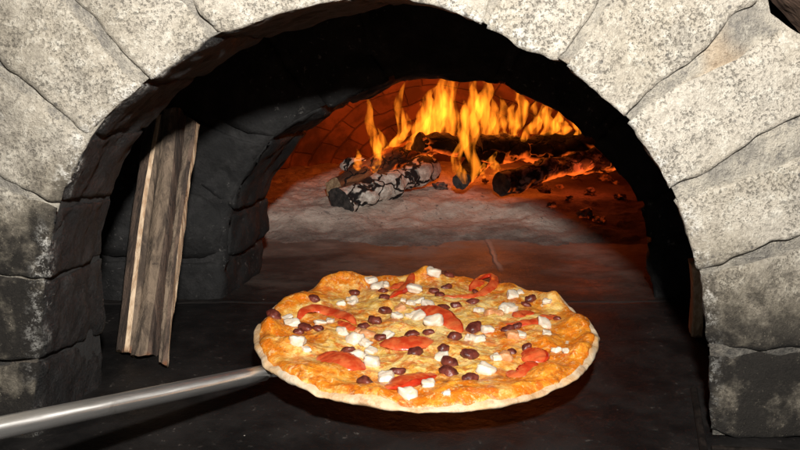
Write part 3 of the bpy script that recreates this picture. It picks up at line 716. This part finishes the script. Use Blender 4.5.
# toppings
TSKIN = mat_simple('tomato_skin', (.40, .020, .007), (.54, .042, .012), .2, 40, .0006, .1)
TFLESH = mat_simple('tomato_flesh', (.46, .038, .010), (.62, .125, .035), .28, 70, .0012, .15)
WHITE = mat_simple('white_chunk', (.62, .50, .37), (.74, .67, .56), .5, 70, .0012, .12)
OLIVE = mat_simple('dark_olive', (.060, .010, .007), (.17, .036, .022), .42, 90, .0022)
HAM = mat_simple('browned_chunk', (.50, .20, .07), (.66, .36, .18), .5, 60, .0012, .1)
def place(o, px, py, lift, rz=0., rx=0., ry=0.):
    x, y = plocal(px, py, .013); z = hgt(x, y)+.0012
    o.parent = pizza; o.location = (x, y, z+lift); o.rotation_euler = (rx, ry, rz)
def chunk(px, py, s, seed, mat=WHITE, name='white_chunk', ry=None):
    bm = bmesh.new(); bmesh.ops.create_cube(bm, size=1.); bmesh.ops.subdivide_edges(bm, edges=bm.edges[:], cuts=5, use_grid_fill=True)
    rnd = random.Random(seed); sx, sy, sz = s*rnd.uniform(.9, 1.35), s*rnd.uniform(.75, 1.1), s*rnd.uniform(.5, .75)
    for v in bm.verts:
        p = v.co.copy(); n = p.normalized()*.62; p = p.lerp(n, .52); q = p*1.7+Vector((seed*3.3, 0, 0))
        p += p.normalized()*(.22*noise.noise(q)+.10*noise.noise(q*3.1)); p.z *= 1+.5*noise.noise(Vector((seed*2.2, p.x*1.5, p.y*1.5))); p.x += .25*p.y*rnd.uniform(-1, 1)*.0
        v.co = (p.x*sx, p.y*sy, p.z*sz)
    me = bpy.data.meshes.new(name); bm.to_mesh(me); bm.free(); me.materials.append(mat); me.polygons.foreach_set('use_smooth', [True]*len(me.polygons))
    o = bpy.data.objects.new(name, me); COL.objects.link(o); place(o, px, py, sz*rnd.uniform(.08, .26), rnd.uniform(0, 3.14), rnd.uniform(-.25, .25), rnd.uniform(-.25, .25)); return o
def olive(px, py, s, seed):
    rnd = random.Random(seed); o = lump('olive', (0, 0, 0), s, OLIVE, seed, (1., rnd.uniform(.66, .85), rnd.uniform(.5, .68)), 3, .30)
    for v in o.data.vertices:
        if abs(v.co.x) < s*.4 and v.co.z > 0: v.co.z -= s*.16*(1-abs(v.co.x)/(s*.4))*max(0, v.co.y/s+.4)
    place(o, px, py, s*rnd.uniform(.05, .28), rnd.uniform(-1, 1), rnd.uniform(-.3, .3), rnd.uniform(-.3, .3)); return o
for i, (px, py, s) in enumerate([(377, 283, 15), (371, 279, 11), (385, 281, 10), (352, 294, 12), (292, 320, 14), (287, 314, 9), (298, 346, 14), (306, 348, 8), (320, 318, 12), (330, 316, 9), (342, 328, 11), (355, 334, 15), (366, 338, 11), (371, 345, 11), (355, 352, 11), (364, 351, 8), (372, 357, 13), (386, 371, 14), (415, 286, 16), (434, 274, 13), (428, 300, 14), (419, 297, 10), (411, 299, 9), (418, 312, 13), (397, 313, 11), (409, 312, 8), (433, 320, 15), (388, 331, 12), (408, 391, 14), (428, 381, 13), (442, 351, 15), (488, 325, 14), (478, 333, 13), (470, 333, 9), (486, 365, 14), (509, 304, 15), (503, 305, 9), (479, 305, 10), (513, 292, 14), (519, 289, 9), (547, 301, 11), (545, 320, 15), (521, 332, 12), (496, 354, 9), (547, 331, 9), (557, 346, 8), (566, 350, 7), (341, 300, 8), (403, 297, 7), (352, 298, 9), (446, 394, 7)]):
    chunk(px, py, s*.00097, i+1)
for i, (px, py, s) in enumerate([(505, 353, 13), (513, 333, 13), (490, 308, 12), (367, 329, 12), (360, 325, 9), (400, 306, 9), (500, 310, 8)]): chunk(px, py, s*.001, i+90, HAM, 'browned_chunk')
for i, (px, py, s) in enumerate([(354, 288, 8), (314, 300, 8), (274, 315, 9), (305, 324, 8), (318, 325, 7), (298, 327, 6), (385, 308, 8.5), (375, 318, 8.5), (364, 322, 7), (380, 333, 7), (348, 344, 7.5), (415, 349, 8.5), (365, 379, 8.5), (398, 366, 8), (412, 328, 8), (428, 327, 7), (384, 295, 6.5), (383, 288, 6), (449, 274, 7), (446, 283, 8), (434, 287, 7), (443, 302, 8.5), (448, 307, 7.5), (456, 301, 6.5), (473, 297, 8), (474, 323, 10), (454, 332, 8.5), (449, 356, 9.5), (449, 367, 9.2), (470, 351, 9.5), (470, 375, 8.5), (444, 344, 7), (508, 324, 8), (517, 322, 6), (531, 296, 8), (526, 300, 6.5), (512, 347, 5), (527, 344, 6), (476, 286, 5), (558, 314, 5), (440, 291, 6)]):
    olive(px, py, s*.00100, i+200)
def tomato(pts, w, h, seed, lift=.001, name='tomato_slice', roll=.0):
    """pts: pixel centre line of a slice; a wedge section with skin on the far side"""
    w *= 1.3; h *= .8
    C_ = [Vector((*plocal(x, y, .013), 0)) for x, y in pts]; C_ = smoothpl(C_, 8); n = 26
    C_ = [interp(C_, i/n) for i in range(n+1)]
    fv = []; sv = []
    for i, c in enumerate(C_):
        t = i/n; tg = (C_[min(n, i+1)]-C_[max(0, i-1)]).normalized(); nr_ = Vector((-tg.y, tg.x, 0))
        k = max(.05, math.sin(math.pi*min(1, max(0, t)))**.55); ww = w*k; hh = h*k
        z0 = hgt(c.x, c.y)+lift
        jx = .0012*noise.noise(Vector((seed, t*6, 0)))
        for s, z in ((-.5, 0), (-.48, .3), (-.34, .62), (-.1, .86), (.14, 1.0), (.34, .96)):
            q = c+nr_*(s*ww+jx); fv.append(Vector((q.x, q.y, z0+z*hh+.0009*noise.noise(Vector((q.x, q.y, z*.02))*260))))
        for s, z in ((.34, .96), (.46, .80), (.52, .5), (.48, .2), (.40, -.15), (-.5, -.1)):
            q = c+nr_*(s*ww+jx); sv.append(Vector((q.x, q.y, z0+z*hh+.0003*noise.noise(q*200))))
    root = mesh(name, fv, grid_faces(n+1, 6), TFLESH); root.parent = pizza; fixn(root)
    sk = mesh('tomato_skin', sv, grid_faces(n+1, 6), TSKIN); sk.parent = root; fixn(sk)
    return root
tomato([(297, 314), (308, 307), (325, 306), (342, 311), (356, 319)], .013, .006, 1)
tomato([(320, 349), (332, 355), (346, 360), (366, 362)], .026, .008, 2)
tomato([(379, 338), (395, 340), (412, 340), (434, 336)], .021, .008, 3)
tomato([(437, 368), (422, 371), (406, 377), (387, 389)], .021, .009, 4)
tomato([(412, 272), (408, 281), (400, 288), (389, 293)], .012, .008, 5)
tomato([(389, 283), (396, 282), (405, 277)], .010, .004, 15)
tomato([(413, 304), (432, 309), (448, 317), (462, 327)], .019, .009, 6)
tomato([(442, 292), (460, 292), (480, 289), (494, 281), (493, 272), (480, 274), (472, 283)], .009, .006, 7)
tomato([(470, 284), (480, 279), (488, 276)], .012, .003, 17)
tomato([(505, 320), (522, 320), (540, 316), (557, 309)], .010, .006, 8)
tomato([(514, 312), (524, 308), (534, 310)], .013, .004, 18)
tomato([(522, 347), (532, 350), (543, 358)], .022, .009, 9)
tomato([(508, 364), (518, 370), (530, 366), (536, 360)], .014, .005, 10)
tomato([(337, 316), (350, 322), (360, 324)], .008, .004, 11)
# ------------------------------------------------------------------ peel
h0 = PZ+Vector((-.152, -.060, -.012)); 
hA = atY(268, 372, PZ.y-.075); hA.z = min(hA.z, PZ.z-.002)
dL = (CAM+ray(0, 428).normalized()*0.66)
hB = hA+(dL-hA)*1.9
peel = empty('pizza_peel', hA, 'long handled round steel pizza peel reaching in from lower left', 'pizza peel')
d = hB-hA; L = d.length; q = d.to_track_quat('Z', 'Y').to_matrix().to_4x4()
def tube(name, z0, z1, r0, r1, n=40, k=18, cap=True):
    vs = []
    for i in range(k+1):
        t = i/k; r = r0+(r1-r0)*t
        for j in range(n): vs.append(Vector((r*math.cos(2*math.pi*j/n), r*math.sin(2*math.pi*j/n), z0+(z1-z0)*t)))
    fs = [(i*n+j, i*n+(j+1) % n, (i+1)*n+(j+1) % n, (i+1)*n+j) for i in range(k) for j in range(n)]
    fs += [tuple(range(n))[::-1], tuple(k*n+j for j in range(n))]
    o = mesh(name, vs, fs, STEEL); o.parent = peel; o.matrix_local = q; return o
tube('handle', .006, L, .0078, .0084)
vs = []; n = 96; rb = .150
for (r, z) in ((.001, -.0018), (rb-.001, -.0018), (rb, -.0012), (rb, -.0003), (rb-.001, 0), (.001, 0)):
    for i in range(n): vs.append(Vector((r*math.cos(2*math.pi*i/n), r*math.sin(2*math.pi*i/n), z)))
fs = [(a*n+i, a*n+(i+1) % n, (a+1)*n+(i+1) % n, (a+1)*n+i) for a in range(5) for i in range(n)]
bl = mesh('blade', vs, fs, STEEL); bl.parent = peel; bl.matrix_local = Matrix.Translation(-hA) @ Mz @ Matrix.Translation((0, 0, -.0005)); fixn(bl)
# flat tang joining handle and blade
tb = Mz @ Vector((-.118, -.075, -.0012)); vs = []
e1 = (tb-hA); s = e1.cross(Vector((0, 0, 1))).normalized()
for p, w, hh in ((hA-e1*.12, .006, .003), (hA+e1*.2, .010, .002), (tb, .016, .0012)):
    for (a_, b_) in ((-1, -1), (1, -1), (1, 1), (-1, 1)): vs.append(p-hA+s*w*a_+Vector((0, 0, hh*b_*.6-.001)))
fs = [(r_*4+i, r_*4+(i+1) % 4, r_*4+4+(i+1) % 4, r_*4+4+i) for r_ in range(2) for i in range(4)]+[(3, 2, 1, 0), (8, 9, 10, 11)]
tg_ = mesh('tang', vs, fs, STEEL, smooth=False); tg_.parent = peel; fixn(tg_)
# ------------------------------------------------------------------ light
def lamp(name, loc, power, col, r):
    l = bpy.data.lights.new(name, 'POINT'); l.energy = power; l.color = col; l.shadow_soft_size = r
    o = bpy.data.objects.new(name, l); o.location = loc; COL.objects.link(o); return o
lamp('camera_flash', CAM+Vector((.03, .0, .22)), 70, (1, .965, .91), .02)
lamp('firelight', P(440, 112, 1.16), .72, (1, .17, .02), .05)
lamp('firelight', P(510, 112, 1.2), .72, (1, .17, .02), .05)
lamp('firelight', P(380, 135, 1.10), .16, (1, .22, .03), .03)
lamp('firelight', P(590, 170, 1.06), .2, (1, .13, .03), .03)
w = bpy.data.worlds.new('World'); S.world = w; w.use_nodes = True
w.node_tree.nodes['Background'].inputs[0].default_value = (1, .95, .88, 1); w.node_tree.nodes['Background'].inputs[1].default_value = .03
S.view_settings.view_transform = 'Standard'; S.view_settings.look = 'None'; S.view_settings.exposure = 0; S.view_settings.gamma = 1
S.cycles.transparent_max_bounces = 64; S.cycles.max_bounces = 8; S.cycles.volume_bounces = 0; S.cycles.volume_step_rate = 1.
